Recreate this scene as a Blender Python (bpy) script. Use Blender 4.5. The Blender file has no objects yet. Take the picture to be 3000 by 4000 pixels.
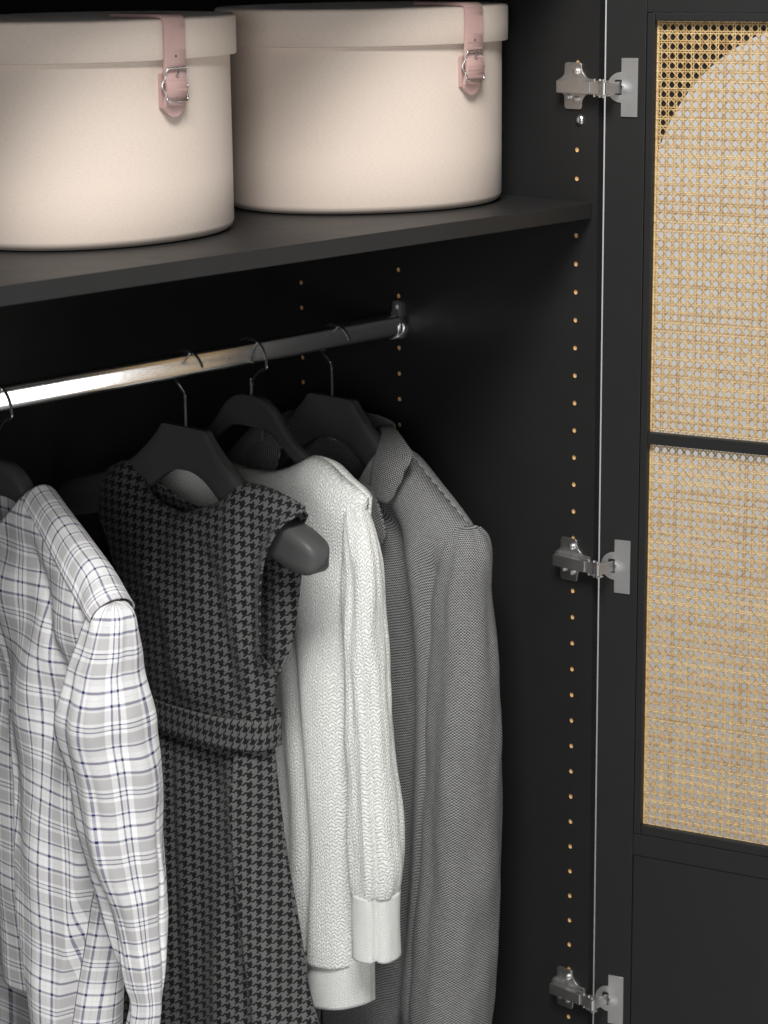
import bpy, math, random
import numpy as np
from mathutils import Vector, Matrix, noise
from mathutils.geometry import tessellate_polygon
random.seed(7)
PI = math.pi
S = bpy.context.scene
COL = S.collection

# ------------------------------------------------------------------ camera
cam_d = bpy.data.cameras.new('camera')
cam = bpy.data.objects.new('camera', cam_d); COL.objects.link(cam); S.camera = cam
YAW, PITCH, ROLL = 0.80186, -0.246844, -0.01097
CAM = Vector((-2.00945, -1.60155, 0.23668))
fw = Vector((math.sin(YAW)*math.cos(PITCH), math.cos(YAW)*math.cos(PITCH), math.sin(PITCH)))
rt = Vector((math.cos(YAW), -math.sin(YAW), 0)); up = rt.cross(fw)
r2 = rt*math.cos(ROLL) + up*math.sin(ROLL); u2 = up*math.cos(ROLL) - rt*math.sin(ROLL)
cam.matrix_world = Matrix(((r2.x, u2.x, -fw.x, CAM.x), (r2.y, u2.y, -fw.y, CAM.y), (r2.z, u2.z, -fw.z, CAM.z), (0, 0, 0, 1)))
cam_d.sensor_fit = 'VERTICAL'; cam_d.sensor_height = 36.0; cam_d.lens = 36.0*8974.84/4000.0
cam_d.clip_start = 0.05; cam_d.clip_end = 60
cam_d.dof.use_dof = True; cam_d.dof.focus_distance = 2.42; cam_d.dof.aperture_fstop = 10.0

# ------------------------------------------------------------------ world, lamps, exposure
W = bpy.data.worlds.new('World'); S.world = W; W.use_nodes = True
W.node_tree.nodes['Background'].inputs['Color'].default_value = (1.0, 1.0, 1.0, 1)
W.node_tree.nodes['Background'].inputs['Strength'].default_value = 0.02
def area(name, loc, target, sx, sy, power, col=(1, 1, 1)):
    l = bpy.data.lights.new(name, 'AREA'); l.shape = 'RECTANGLE'; l.size = sx; l.size_y = sy
    l.energy = power; l.color = col
    o = bpy.data.objects.new(name, l); COL.objects.link(o); o.location = loc
    o.rotation_euler = (Vector(target)-Vector(loc)).to_track_quat('-Z', 'Y').to_euler()
    return o
area('key_softbox', (-1.90, -1.30, 2.23), (-0.3, 0.1, -0.3), 1.25, 1.25, 152, (1, 0.99, 0.97))
area('side_softbox', (-2.80, -2.02, 0.0), (-0.2, 0.1, -0.4), 1.4, 1.4, 34)
area('rail_reflection_helper', (1.25, -2.25, -0.85), (-0.5, 0.3, -0.22), 0.6, 0.8, 8)  # added lamp out of view, only there to be reflected in the rail
area('wall_light_helper', (2.3, -0.9, 1.0), (2.2, 1.2, -0.6), 1.6, 1.6, 40)  # added unseen lamp that brightens the wall behind the cane
S.view_settings.view_transform = 'Standard'; S.view_settings.look = 'None'
S.view_settings.exposure = 0.0; S.view_settings.gamma = 1.0
S.render.engine = 'CYCLES'
S.cycles.use_denoising = True
S.cycles.max_bounces = 8; S.cycles.diffuse_bounces = 4; S.cycles.glossy_bounces = 4
S.cycles.caustics_reflective = False; S.cycles.caustics_refractive = False

# ------------------------------------------------------------------ node materials
class NT:
    def __init__(s, name):
        s.m = bpy.data.materials.new(name); s.m.use_nodes = True; s.t = s.m.node_tree
        s.b = s.t.nodes['Principled BSDF']
    def n(s, typ, **kw):
        x = s.t.nodes.new(typ)
        for k, v in kw.items(): setattr(x, k, v)
        return x
    def put(s, sock, v):
        if isinstance(v, (int, float)): sock.default_value = v
        elif isinstance(v, tuple): sock.default_value = v if len(v) == len(sock.default_value) else v+(1,)
        else: s.t.links.new(v, sock)
    def M(s, op, a, b=None, c=None):
        x = s.n('ShaderNodeMath', operation=op); s.put(x.inputs[0], a)
        if b is not None: s.put(x.inputs[1], b)
        if c is not None: s.put(x.inputs[2], c)
        return x.outputs[0]
    def uv(s):
        c = s.n('ShaderNodeTexCoord'); x = s.n('ShaderNodeSeparateXYZ'); s.t.links.new(c.outputs['UV'], x.inputs[0])
        return x.outputs[0], x.outputs[1], c.outputs['UV']
    def obj(s):
        return s.n('ShaderNodeTexCoord').outputs['Object']
    def mix(s, f, a, b):
        x = s.n('ShaderNodeMix', data_type='RGBA'); s.put(x.inputs[0], f); s.put(x.inputs[6], a); s.put(x.inputs[7], b)
        return x.outputs[2]
    def mapping(s, vec, scale):
        x = s.n('ShaderNodeMapping'); s.t.links.new(vec, x.inputs[0]); x.inputs['Scale'].default_value = scale
        return x.outputs[0]
    def noise(s, vec, scale, detail=3.0, rough=0.55):
        x = s.n('ShaderNodeTexNoise'); s.t.links.new(vec, x.inputs['Vector'])
        x.inputs['Scale'].default_value = scale; x.inputs['Detail'].default_value = detail; x.inputs['Roughness'].default_value = rough
        return x.outputs['Fac']
    def ramp(s, f, stops, interp='LINEAR'):
        x = s.n('ShaderNodeValToRGB'); cr = x.color_ramp; cr.interpolation = interp
        s.put(x.inputs[0], f)
        while len(cr.elements) < len(stops): cr.elements.new(0.5)
        for e, (p, c) in zip(cr.elements, stops):
            e.position = p; e.color = c if len(c) == 4 else tuple(c)+(1,)
        return x.outputs['Color']
    def bump(s, h, strength=0.3, dist=0.001):
        x = s.n('ShaderNodeBump'); s.t.links.new(h, x.inputs['Height']); x.inputs['Strength'].default_value = strength
        x.inputs['Distance'].default_value = dist; s.t.links.new(x.outputs[0], s.b.inputs['Normal'])
    def set(s, col=None, rough=None, metal=None, spec=None, sheen=None):
        if col is not None: s.put(s.b.inputs['Base Color'], col)
        if rough is not None: s.put(s.b.inputs['Roughness'], rough)
        if metal is not None: s.put(s.b.inputs['Metallic'], metal)
        if spec is not None: s.put(s.b.inputs['Specular IOR Level'], spec)
        if sheen is not None:
            s.b.inputs['Sheen Weight'].default_value = sheen; s.b.inputs['Sheen Roughness'].default_value = 0.5
        return s.m

def m_laminate(name, c, rough=0.5):
    k = NT(name); v = k.obj(); f = k.noise(v, 9, 4)
    col = k.mix(f, tuple(x*0.9 for x in c), tuple(x*1.1 for x in c))
    g = k.noise(v, 900, 2); k.bump(g, 0.12, 0.0004)
    r = k.M('ADD', k.M('MULTIPLY', k.noise(v, 25, 3), 0.12), rough-0.06)
    return k.set(col, r, spec=0.35)
M_CARC = m_laminate('black_laminate', (0.0150, 0.0146, 0.0146), 0.5)
M_DOOR = m_laminate('black_door_paint', (0.0128, 0.0128, 0.0128), 0.50)
M_HANG = m_laminate('black_satin_hanger', (0.064, 0.064, 0.064), 0.48)
M_HANGW = m_laminate('black_matt_hanger', (0.050, 0.050, 0.050), 0.55)
def m_metal(name, c, rough, aniso=None):
    k = NT(name); v = k.obj()
    n = k.noise(k.mapping(v, (20, 20, 900) if aniso else (60, 60, 60)), 4, 3)
    k.bump(n, 0.06, 0.0003)
    return k.set(c, k.M('ADD', k.M('MULTIPLY', n, 0.10), rough-0.05), 1.0)
M_CHROME = m_metal('polished_chrome', (0.86, 0.86, 0.86), 0.17)
_k = NT('steel_wire'); M_WIRE = _k.set((0.82, 0.82, 0.82), _k.M('ADD', 0.20, _k.M('MULTIPLY', _k.noise(_k.obj(), 40, 2), 0.08)), 1.0)
M_NICKEL = m_metal('brushed_nickel', (0.62, 0.61, 0.60), 0.40)
M_SCREW = m_metal('polished_screw', (0.75, 0.75, 0.75), 0.22)
M_NICKB = m_metal('bright_nickel', (0.74, 0.73, 0.72), 0.42)
def m_chip():
    k = NT('raw_chipboard'); v = k.obj(); f = k.noise(v, 700, 3)
    return k.set(k.ramp(f, [(0.3, (0.50, 0.30, 0.12)), (0.7, (0.80, 0.56, 0.28))]), 0.8)
M_CHIP = m_chip()
def m_box():
    k = NT('beige_box_cloth'); u, v, uv = k.uv()
    f = k.noise(k.mapping(uv, (220, 900, 1)), 1, 4, 0.6); g = k.noise(k.mapping(uv, (900, 900, 1)), 1, 2)
    col = k.ramp(k.M('ADD', k.M('MULTIPLY', f, 0.75), k.M('MULTIPLY', g, 0.25)), [(0.30, (0.655, 0.540, 0.455)), (0.5, (0.715, 0.608, 0.525)), (0.7, (0.745, 0.642, 0.562))])
    k.bump(k.M('ADD', f, g), 0.12, 0.0006)
    return k.set(col, 0.75, spec=0.25, sheen=0.15)
M_BOX = m_box()
def m_leather():
    k = NT('dusty_pink_leather'); v = k.obj(); f = k.noise(v, 60, 4); g = k.noise(v, 1400, 2)
    k.bump(g, 0.10, 0.0004)
    return k.set(k.mix(f, (0.455, 0.295, 0.272), (0.51, 0.340, 0.316)), 0.5, spec=0.4)
M_LEATH = m_leather()
def m_cane(name, hueshift):
    k = NT(name); v = k.obj(); oi = k.n('ShaderNodeObjectInfo')
    f = k.noise(k.mapping(v, (190, 190, 190)), 1, 4, 0.6)
    h = k.M('FRACT', k.M('ADD', k.M('MULTIPLY', f, 1.25), k.M('MULTIPLY', oi.outputs['Random'], 0.35)))
    col = k.ramp(k.M('ADD', k.M('MULTIPLY', f, 0.72), k.M('MULTIPLY', oi.outputs['Random'], 0.30)),
                 [(0.30, (0.33, 0.190, 0.070)), (0.42, (0.48, 0.315, 0.135)), (0.56, (0.61, 0.440, 0.22)), (0.76, (0.68, 0.530, 0.30))])
    k.bump(k.noise(k.mapping(v, (1200, 1200, 300)), 1, 2), 0.2, 0.0003)
    return k.set(col, 0.5, spec=0.4)
M_CANE = m_cane('cane_strand', 1.0)
def m_plain(name, c, rough=0.8):
    k = NT(name); v = k.obj(); f = k.noise(v, 3, 3)
    return k.set(k.mix(f, tuple(x*0.97 for x in c), tuple(min(1, x*1.03) for x in c)), rough)
M_WALL = m_plain('studio_wall', (0.62, 0.62, 0.63)); M_FLOOR = m_plain('studio_floor', (0.74, 0.74, 0.74))

def m_plaid():
    k = NT('plaid_cotton'); u, v, uv = k.uv()
    NAVY = (0.012, 0.017, 0.11); W1 = (0.80, 0.80, 0.80); L = (0.68, 0.68, 0.68); G = (0.44, 0.43, 0.435)
    P = 0.070
    seq = [(0.0, NAVY), (1.2, L), (4.6, NAVY), (5.8, W1), (9.2, G), (20.0, L), (22.6, NAVY), (25.2, W1), (30.8, G), (31.1, W1), (36.6, NAVY), (39.2, W1), (44.8, L), (45.0, L), (51.0, NAVY), (53.0, L), (55.0, G), (66.0, W1)]
    st = [(a/70.0, c) for a, c in seq]
    cu = k.ramp(k.M('FRACT', k.M('DIVIDE', k.M('ADD', u, 5.0), P)), st, 'CONSTANT')
    cv = k.ramp(k.M('FRACT', k.M('DIVIDE', k.M('ADD', v, 5.0), P)), st, 'CONSTANT')
    sel = k.M('GREATER_THAN', k.M('FRACT', k.M('DIVIDE', k.M('ADD', k.M('ADD', u, v), 9.0), 0.00105)), 0.5)
    col = k.mix(sel, cu, cv)
    t = k.M('SINE', k.M('MULTIPLY', k.M('SUBTRACT', k.M('MULTIPLY', v, 1.6), u), 2*PI/0.0011))
    k.bump(t, 0.10, 0.0003)
    return k.set(col, 0.8, spec=0.2, sheen=0.1)
M_PLAID = m_plaid()
def m_hound():
    k = NT('houndstooth_wool'); u, v, uv = k.uv()
    wob = k.M('MULTIPLY', k.M('SUBTRACT', k.noise(k.mapping(uv, (500, 500, 1)), 1, 1), 0.5), 0.0012)
    i = k.M('FLOOR', k.M('DIVIDE', k.M('ADD', k.M('ADD', u, wob), 4.0), 0.0138/8)); j = k.M('FLOOR', k.M('DIVIDE', k.M('ADD', k.M('ADD', v, wob), 4.0), 0.0112/8))
    wu = k.M('LESS_THAN', k.M('MODULO', i, 8.0), 4.0); wv = k.M('LESS_THAN', k.M('MODULO', j, 8.0), 4.0)
    tw = k.M('LESS_THAN', k.M('MODULO', k.M('ADD', i, j), 4.0), 2.0)
    f = k.M('ADD', k.M('MULTIPLY', tw, wu), k.M('MULTIPLY', k.M('SUBTRACT', 1.0, tw), wv))
    fine = k.M('MULTIPLY', k.M('SUBTRACT', k.noise(k.mapping(uv, (2500, 900, 1)), 1, 2), 0.5), 0.06)
    lg = k.ramp(k.M('ADD', 0.5, fine), [(0.42, (0.085, 0.085, 0.085)), (0.58, (0.13, 0.13, 0.13))])
    col = k.mix(f, (0.0085, 0.0085, 0.0085), lg)
    k.bump(k.noise(k.mapping(uv, (1800, 1800, 1)), 1, 2), 0.12, 0.0004)
    return k.set(col, 0.85, spec=0.2, sheen=0.06)
M_HOUND = m_hound()
def m_tweed():
    k = NT('birdseye_tweed'); u, v, uv = k.uv()
    A, B = 0.0031, 0.0017
    j = k.M('FLOOR', k.M('DIVIDE', v, B)); off = k.M('MULTIPLY', k.M('MODULO', k.M('ABSOLUTE', j), 2.0), 0.5)
    fu = k.M('ABSOLUTE', k.M('SUBTRACT', k.M('FRACT', k.M('ADD', k.M('DIVIDE', k.M('ADD', u, 3.0), A), off)), 0.5))
    fv = k.M('ABSOLUTE', k.M('SUBTRACT', k.M('FRACT', k.M('DIVIDE', k.M('ADD', v, 3.0), B)), 0.5))
    d = k.M('SQRT', k.M('ADD', k.M('POWER', k.M('MULTIPLY', fu, 1.25), 2.0), k.M('POWER', fv, 2.0)))
    nz = k.M('MULTIPLY', k.M('SUBTRACT', k.noise(k.mapping(uv, (160, 160, 1)), 1, 3), 0.5), 0.10)
    f = k.ramp(k.M('ADD', d, nz), [(0.24, (1, 1, 1)), (0.46, (0, 0, 0))])
    col = k.mix(f, (0.022, 0.022, 0.023), (0.45, 0.45, 0.445))
    k.bump(f, 0.25, 0.0006)
    return k.set(col, 0.85, spec=0.2, sheen=0.08)
M_TWEED = m_tweed()
def m_knit(name, P, Q, strength, contrast):
    k = NT(name); u, v, uv = k.uv()
    wu = k.M('MULTIPLY', k.M('SUBTRACT', k.noise(k.mapping(uv, (110, 110, 1)), 1, 3), 0.5), P*1.3)
    fu = k.M('ABSOLUTE', k.M('SUBTRACT', k.M('FRACT', k.M('DIVIDE', k.M('ADD', k.M('ADD', u, wu), 3.0), P)), 0.5))
    ph = k.M('ADD', k.M('DIVIDE', k.M('ADD', k.M('ADD', v, k.M('MULTIPLY', k.M('SUBTRACT', k.noise(k.mapping(uv, (150, 150, 1)), 1, 3), 0.5), Q*1.6)), 3.0), Q), k.M('MULTIPLY', fu, -1.7))
    a = k.M('ABSOLUTE', k.M('SINE', k.M('MULTIPLY', ph, PI)))
    b = k.M('SINE', k.M('MULTIPLY', fu, 2*PI))
    h = k.M('MULTIPLY', k.M('POWER', a, 0.7), k.M('ADD', 0.45, k.M('MULTIPLY', b, 0.55)))
    h2 = k.M('ADD', h, k.M('MULTIPLY', k.noise(k.mapping(uv, (1500, 1500, 1)), 1, 3), 0.35))
    col = k.ramp(h2, [(0.1, (0.72-contrast, 0.735-contrast, 0.70-contrast)), (0.9, (0.80, 0.81, 0.78))])
    k.bump(h2, strength, 0.0016)
    return k.set(col, 0.9, spec=0.15, sheen=0.2)
M_KNIT = m_knit('chunky_white_knit', 0.0062, 0.0046, 0.75, 0.20)
M_RIB = m_knit('fine_white_rib', 0.0042, 0.0032, 0.60, 0.13)

# ------------------------------------------------------------------ objects
def empty(name, loc, label, cat, group=None, rotz=0.0):
    o = bpy.data.objects.new(name, None); COL.objects.link(o); o.location = loc; o.rotation_euler = (0, 0, rotz)
    o.empty_display_size = 0.02
    o['label'] = label; o['category'] = cat
    if group: o['group'] = group
    bpy.context.view_layer.update()
    return o
ORIGIN = {}
class MB:
    """collects geometry in the coordinates of its thing's frame or of the world"""
    def __init__(s): s.v = []; s.f = []; s.uv = []
    def add(s, vs, fs, uvs=None):
        o = len(s.v); s.v += [tuple(p) for p in vs]; s.f += [tuple(i+o for i in f) for f in fs]
        s.uv += list(uvs) if uvs is not None else [(0.0, 0.0)]*len(vs)
        return s
    def box(s, x0, x1, y0, y1, z0, z1):
        vs = [(x, y, z) for z in (z0, z1) for y in (y0, y1) for x in (x0, x1)]
        return s.add(vs, [(0, 2, 3, 1), (4, 5, 7, 6), (0, 1, 5, 4), (2, 6, 7, 3), (0, 4, 6, 2), (1, 3, 7, 5)])
    def prism(s, poly, fn, d0, d1):
        """poly 2-D points; fn(a, b, d) -> xyz"""
        n = len(poly); vs = [fn(a, b, d0) for a, b in poly]+[fn(a, b, d1) for a, b in poly]
        fs = [(i, (i+1) % n, n+(i+1) % n, n+i) for i in range(n)]
        tri = tessellate_polygon([[Vector((a, b, 0)) for a, b in poly]])
        fs += [tuple(t) for t in tri]+[tuple(n+i for i in reversed(t)) for t in tri]
        return s.add(vs, fs)
    def tube(s, path, r, n=8, closed=False, cap=True):
        P = [Vector(p) for p in path]; m = len(P); rad = r if callable(r) else (lambda t: r)
        tan = []
        for i in range(m):
            a = P[(i-1) % m] if closed else P[max(0, i-1)]; b = P[(i+1) % m] if closed else P[min(m-1, i+1)]
            tan.append((b-a).normalized())
        ref = Vector((0, 0, 1)) if abs(tan[0].z) < 0.9 else Vector((1, 0, 0))
        nrm = (ref-tan[0]*ref.dot(tan[0])).normalized(); vs = []
        for i in range(m):
            nrm = (nrm-tan[i]*nrm.dot(tan[i])).normalized(); bi = tan[i].cross(nrm)
            R = rad(i/(m-1))
            for k in range(n):
                a = 2*PI*k/n; vs.append(P[i]+nrm*(R*math.cos(a))+bi*(R*math.sin(a)))
        fs = []
        for i in range(m if closed else m-1):
            for k in range(n):
                j = (i+1) % m
                fs.append((i*n+k, i*n+(k+1) % n, j*n+(k+1) % n, j*n+k))
        if cap and not closed: fs += [tuple(reversed(range(n))), tuple((m-1)*n+k for k in range(n))]
        return s.add(vs, fs)
    def loft(s, rings, cap=True):
        n = len(rings[0]); vs = [p for r in rings for p in r]; fs = []
        for i in range(len(rings)-1):
            for k in range(n): fs.append((i*n+k, i*n+(k+1) % n, (i+1)*n+(k+1) % n, (i+1)*n+k))
        if cap: fs += [tuple(reversed(range(n))), tuple((len(rings)-1)*n+k for k in range(n))]
        return s.add(vs, fs)
    def lathe(s, prof, fn, n=24):
        """prof (r, h); fn(a, b, h) -> xyz with a, b in the disc plane"""
        vs = [fn(r*math.cos(2*PI*k/n), r*math.sin(2*PI*k/n), h) for r, h in prof for k in range(n)]; fs = []
        for i in range(len(prof)-1):
            for k in range(n): fs.append((i*n+k, i*n+(k+1) % n, (i+1)*n+(k+1) % n, (i+1)*n+k))
        fs += [tuple(reversed(range(n))), tuple((len(prof)-1)*n+k for k in range(n))]
        return s.add(vs, fs)
    def grid(s, nu, nv, f):
        vs = []; uv = []
        for j in range(nv+1):
            for i in range(nu+1):
                p = f(i/nu, j/nv); vs.append(p[:3]); uv.append(p[3:5] if len(p) > 3 else (i/nu, j/nv))
        fs = [(j*(nu+1)+i, j*(nu+1)+i+1, (j+1)*(nu+1)+i+1, (j+1)*(nu+1)+i) for j in range(nv) for i in range(nu)]
        return s.add(vs, fs, uv)
    def build(s, name, mat, parent=None, world=True, smooth=True, sharp=35, bevel=0.0, seg=2, thick=0.0, fixn=True, toff=0.0):
        me = bpy.data.meshes.new(name)
        vs = s.v
        if parent is not None and world:
            inv = root_inv(parent); vs = [tuple(inv @ Vector(p)) for p in s.v]
        me.from_pydata([tuple(p) for p in vs], [], s.f)
        if fixn:
            import bmesh
            bm = bmesh.new(); bm.from_mesh(me); bmesh.ops.recalc_face_normals(bm, faces=bm.faces); bm.to_mesh(me); bm.free()
        l = me.uv_layers.new(name='UVMap')
        idx = np.empty(len(me.loops), dtype=np.int32); me.loops.foreach_get('vertex_index', idx)
        l.data.foreach_set('uv', np.array(s.uv, dtype=np.float32)[idx].ravel())
        if smooth:
            me.shade_smooth()
            if sharp: me.set_sharp_from_angle(angle=math.radians(sharp))
        me.materials.append(mat)
        o = bpy.data.objects.new(name, me); COL.objects.link(o)
        if parent is not None: o.parent = parent
        if bevel:
            b = o.modifiers.new('bevel', 'BEVEL'); b.width = bevel; b.segments = seg; b.limit_method = 'ANGLE'; b.angle_limit = math.radians(40)
        if thick:
            b = o.modifiers.new('cloth_thickness', 'SOLIDIFY'); b.thickness = thick; b.offset = toff
        return o
def root_inv(p):
    bpy.context.view_layer.update()
    return p.matrix_world.inverted()
def ip(x, pts):
    """monotone cubic through (x, y) points, clamped at the ends"""
    pts = sorted(pts)
    if x <= pts[0][0]: return pts[0][1]
    if x >= pts[-1][0]: return pts[-1][1]
    n = len(pts); h = [pts[i+1][0]-pts[i][0] for i in range(n-1)]; d = [(pts[i+1][1]-pts[i][1])/h[i] for i in range(n-1)]
    def slope(i):
        if i == 0: return d[0]
        if i == n-1: return d[-1]
        if d[i-1]*d[i] <= 0: return 0.0
        w1 = 2*h[i]+h[i-1]; w2 = h[i]+2*h[i-1]
        return (w1+w2)/(w1/d[i-1]+w2/d[i])
    for i in range(n-1):
        if x <= pts[i+1][0]:
            t = (x-pts[i][0])/h[i]; a, b = slope(i)*h[i], slope(i+1)*h[i]
            return ((2*t-3)*t*t+1)*pts[i][1]+((t-2)*t+1)*t*a+(3-2*t)*t*t*pts[i+1][1]+(t-1)*t*t*b
def sm(a, b, x):
    t = min(1.0, max(0.0, (x-a)/(b-a))); return t*t*(3-2*t)
def nz(x, y, z=0.0): return noise.noise(Vector((x, y, z)))
def crease(y, z, pts, w, amp, asym=1.0):
    """fold along the polyline pts (z -> y): gaussian across, faded at both ends"""
    zs = [p[0] for p in pts]; lo, hi = min(zs), max(zs)
    if z < lo-0.03 or z > hi+0.03: return 0.0
    d = y-ip(z, pts); ww = w if d > 0 else w*asym
    return amp*math.exp(-(d/ww)**2)*sm(lo-0.03, lo+0.03, z)*(1-sm(hi-0.03, hi+0.03, z))

# ------------------------------------------------------------------ setting
def structure(o): o['kind'] = 'structure'; return o
structure(MB().box(-6, 6, -6, 4.2, -2.12, -2.08).build('floor', M_FLOOR, smooth=False))
structure(MB().box(-6, 6, 1.2, 1.3, -2.08, 3.2).build('wall', M_WALL, smooth=False))

# ------------------------------------------------------------------ wardrobe carcass
FY, BY, TOP, BOT = 0.0070, 0.5530, 0.268, -2.0
war = empty('wardrobe', (0, 0, BOT), 'black wardrobe cabinet with drilled side panels and an open rattan door on metal hinges', 'wardrobe')
HOLES = [(0.037, k) for k in range(-3, 36) if k not in (-2, 15, 32)] + [(0.3141, k) for k in range(4, 14) if k != 7] + [(0.4844, k) for k in range(4, 13)]
# inner face of the right side panel, pierced by the peg holes
RH, NH, DH = 0.0027, 12, 0.0014
outer = [Vector((FY, BOT, 0)), Vector((BY, BOT, 0)), Vector((BY, TOP, 0)), Vector((FY, TOP, 0))]
loops = [outer]
for y, k in HOLES:
    loops.append([Vector((y+RH*math.cos(-2*PI*i/NH), -0.032*k+RH*math.sin(-2*PI*i/NH), 0)) for i in range(NH)])
flat = [p for l in loops for p in l]
tri = tessellate_polygon(loops)
T = 0.0097
mb = MB(); mb.add([(0.0, p.x, p.y) for p in flat], [tuple(t) for t in tri])
mb.add([(x, y, z) for x in (0.0, T) for (y, z) in ((FY, BOT), (BY, BOT), (BY, TOP), (FY, TOP))], [(0, 1, 5, 4), (1, 2, 6, 5), (2, 3, 7, 6), (3, 0, 4, 7), (4, 5, 6, 7)])
side = mb.build('side_panel', M_CARC, war, smooth=False)
# cup of raw chipboard in each hole, one shared mesh
cup = MB()
cup.add([(d, r*math.cos(2*PI*i/NH), r*math.sin(2*PI*i/NH)) for d, r in ((0.0002, RH), (DH, RH)) for i in range(NH)],
        [(i, (i+1) % NH, NH+(i+1) % NH, NH+i) for i in range(NH)]+[tuple(NH+i for i in range(NH))])
cup0 = cup.build('peg_hole', M_CHIP, None, smooth=False)
for n_, (y, k) in enumerate(HOLES):
    o = cup0 if n_ == 0 else cup0.copy()
    if n_: COL.objects.link(o)
    o.parent = side; o.location = (0, y, -0.032*k-BOT)
MB().box(-1.0097, -1.0, FY, BY, BOT, TOP).build('side_panel', M_CARC, war, smooth=False, bevel=0.0006)
MB().box(-1.0097, T, BY+0.0003, BY+0.006, BOT, TOP).build('back_panel', M_CARC, war, smooth=False)
MB().box(-0.9997, -0.0003, FY+0.002, BY, TOP-0.019, TOP).build('top_panel', M_CARC, war, smooth=False, bevel=0.0006)
MB().box(-0.9997, -0.0003, FY+0.002, BY, BOT, BOT+0.06).build('base_panel', M_CARC, war, smooth=False, bevel=0.0006)

sh = MB().box(-0.9985, -0.0012, 0.0142, 0.552, -0.0750, -0.0570).build('shelf', M_CARC, smooth=False, bevel=0.0009)
sh['label'] = 'black shelf board carrying the two round boxes above the clothes'; sh['category'] = 'shelf'

# cover screw below the top hinge
sc = MB().lathe([(0.0062, 0.0), (0.0062, 0.0006), (0.0056, 0.0020), (0.0040, 0.0032), (0.0022, 0.0038), (0.0005, 0.0040)], lambda a, b, h: (-h, 0.0332+a, 0.0330+b), 28).build('cover_screw', M_SCREW, war)
mb = MB()
for a, b in ((0.0018, 0.0004), (0.0004, 0.0018)): mb.box(-0.0042, -0.0030, 0.0332-a, 0.0332+a, 0.0330-b, 0.0330+b)
mb.build('cross_slot', M_NICKEL, sc, smooth=False)

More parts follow.
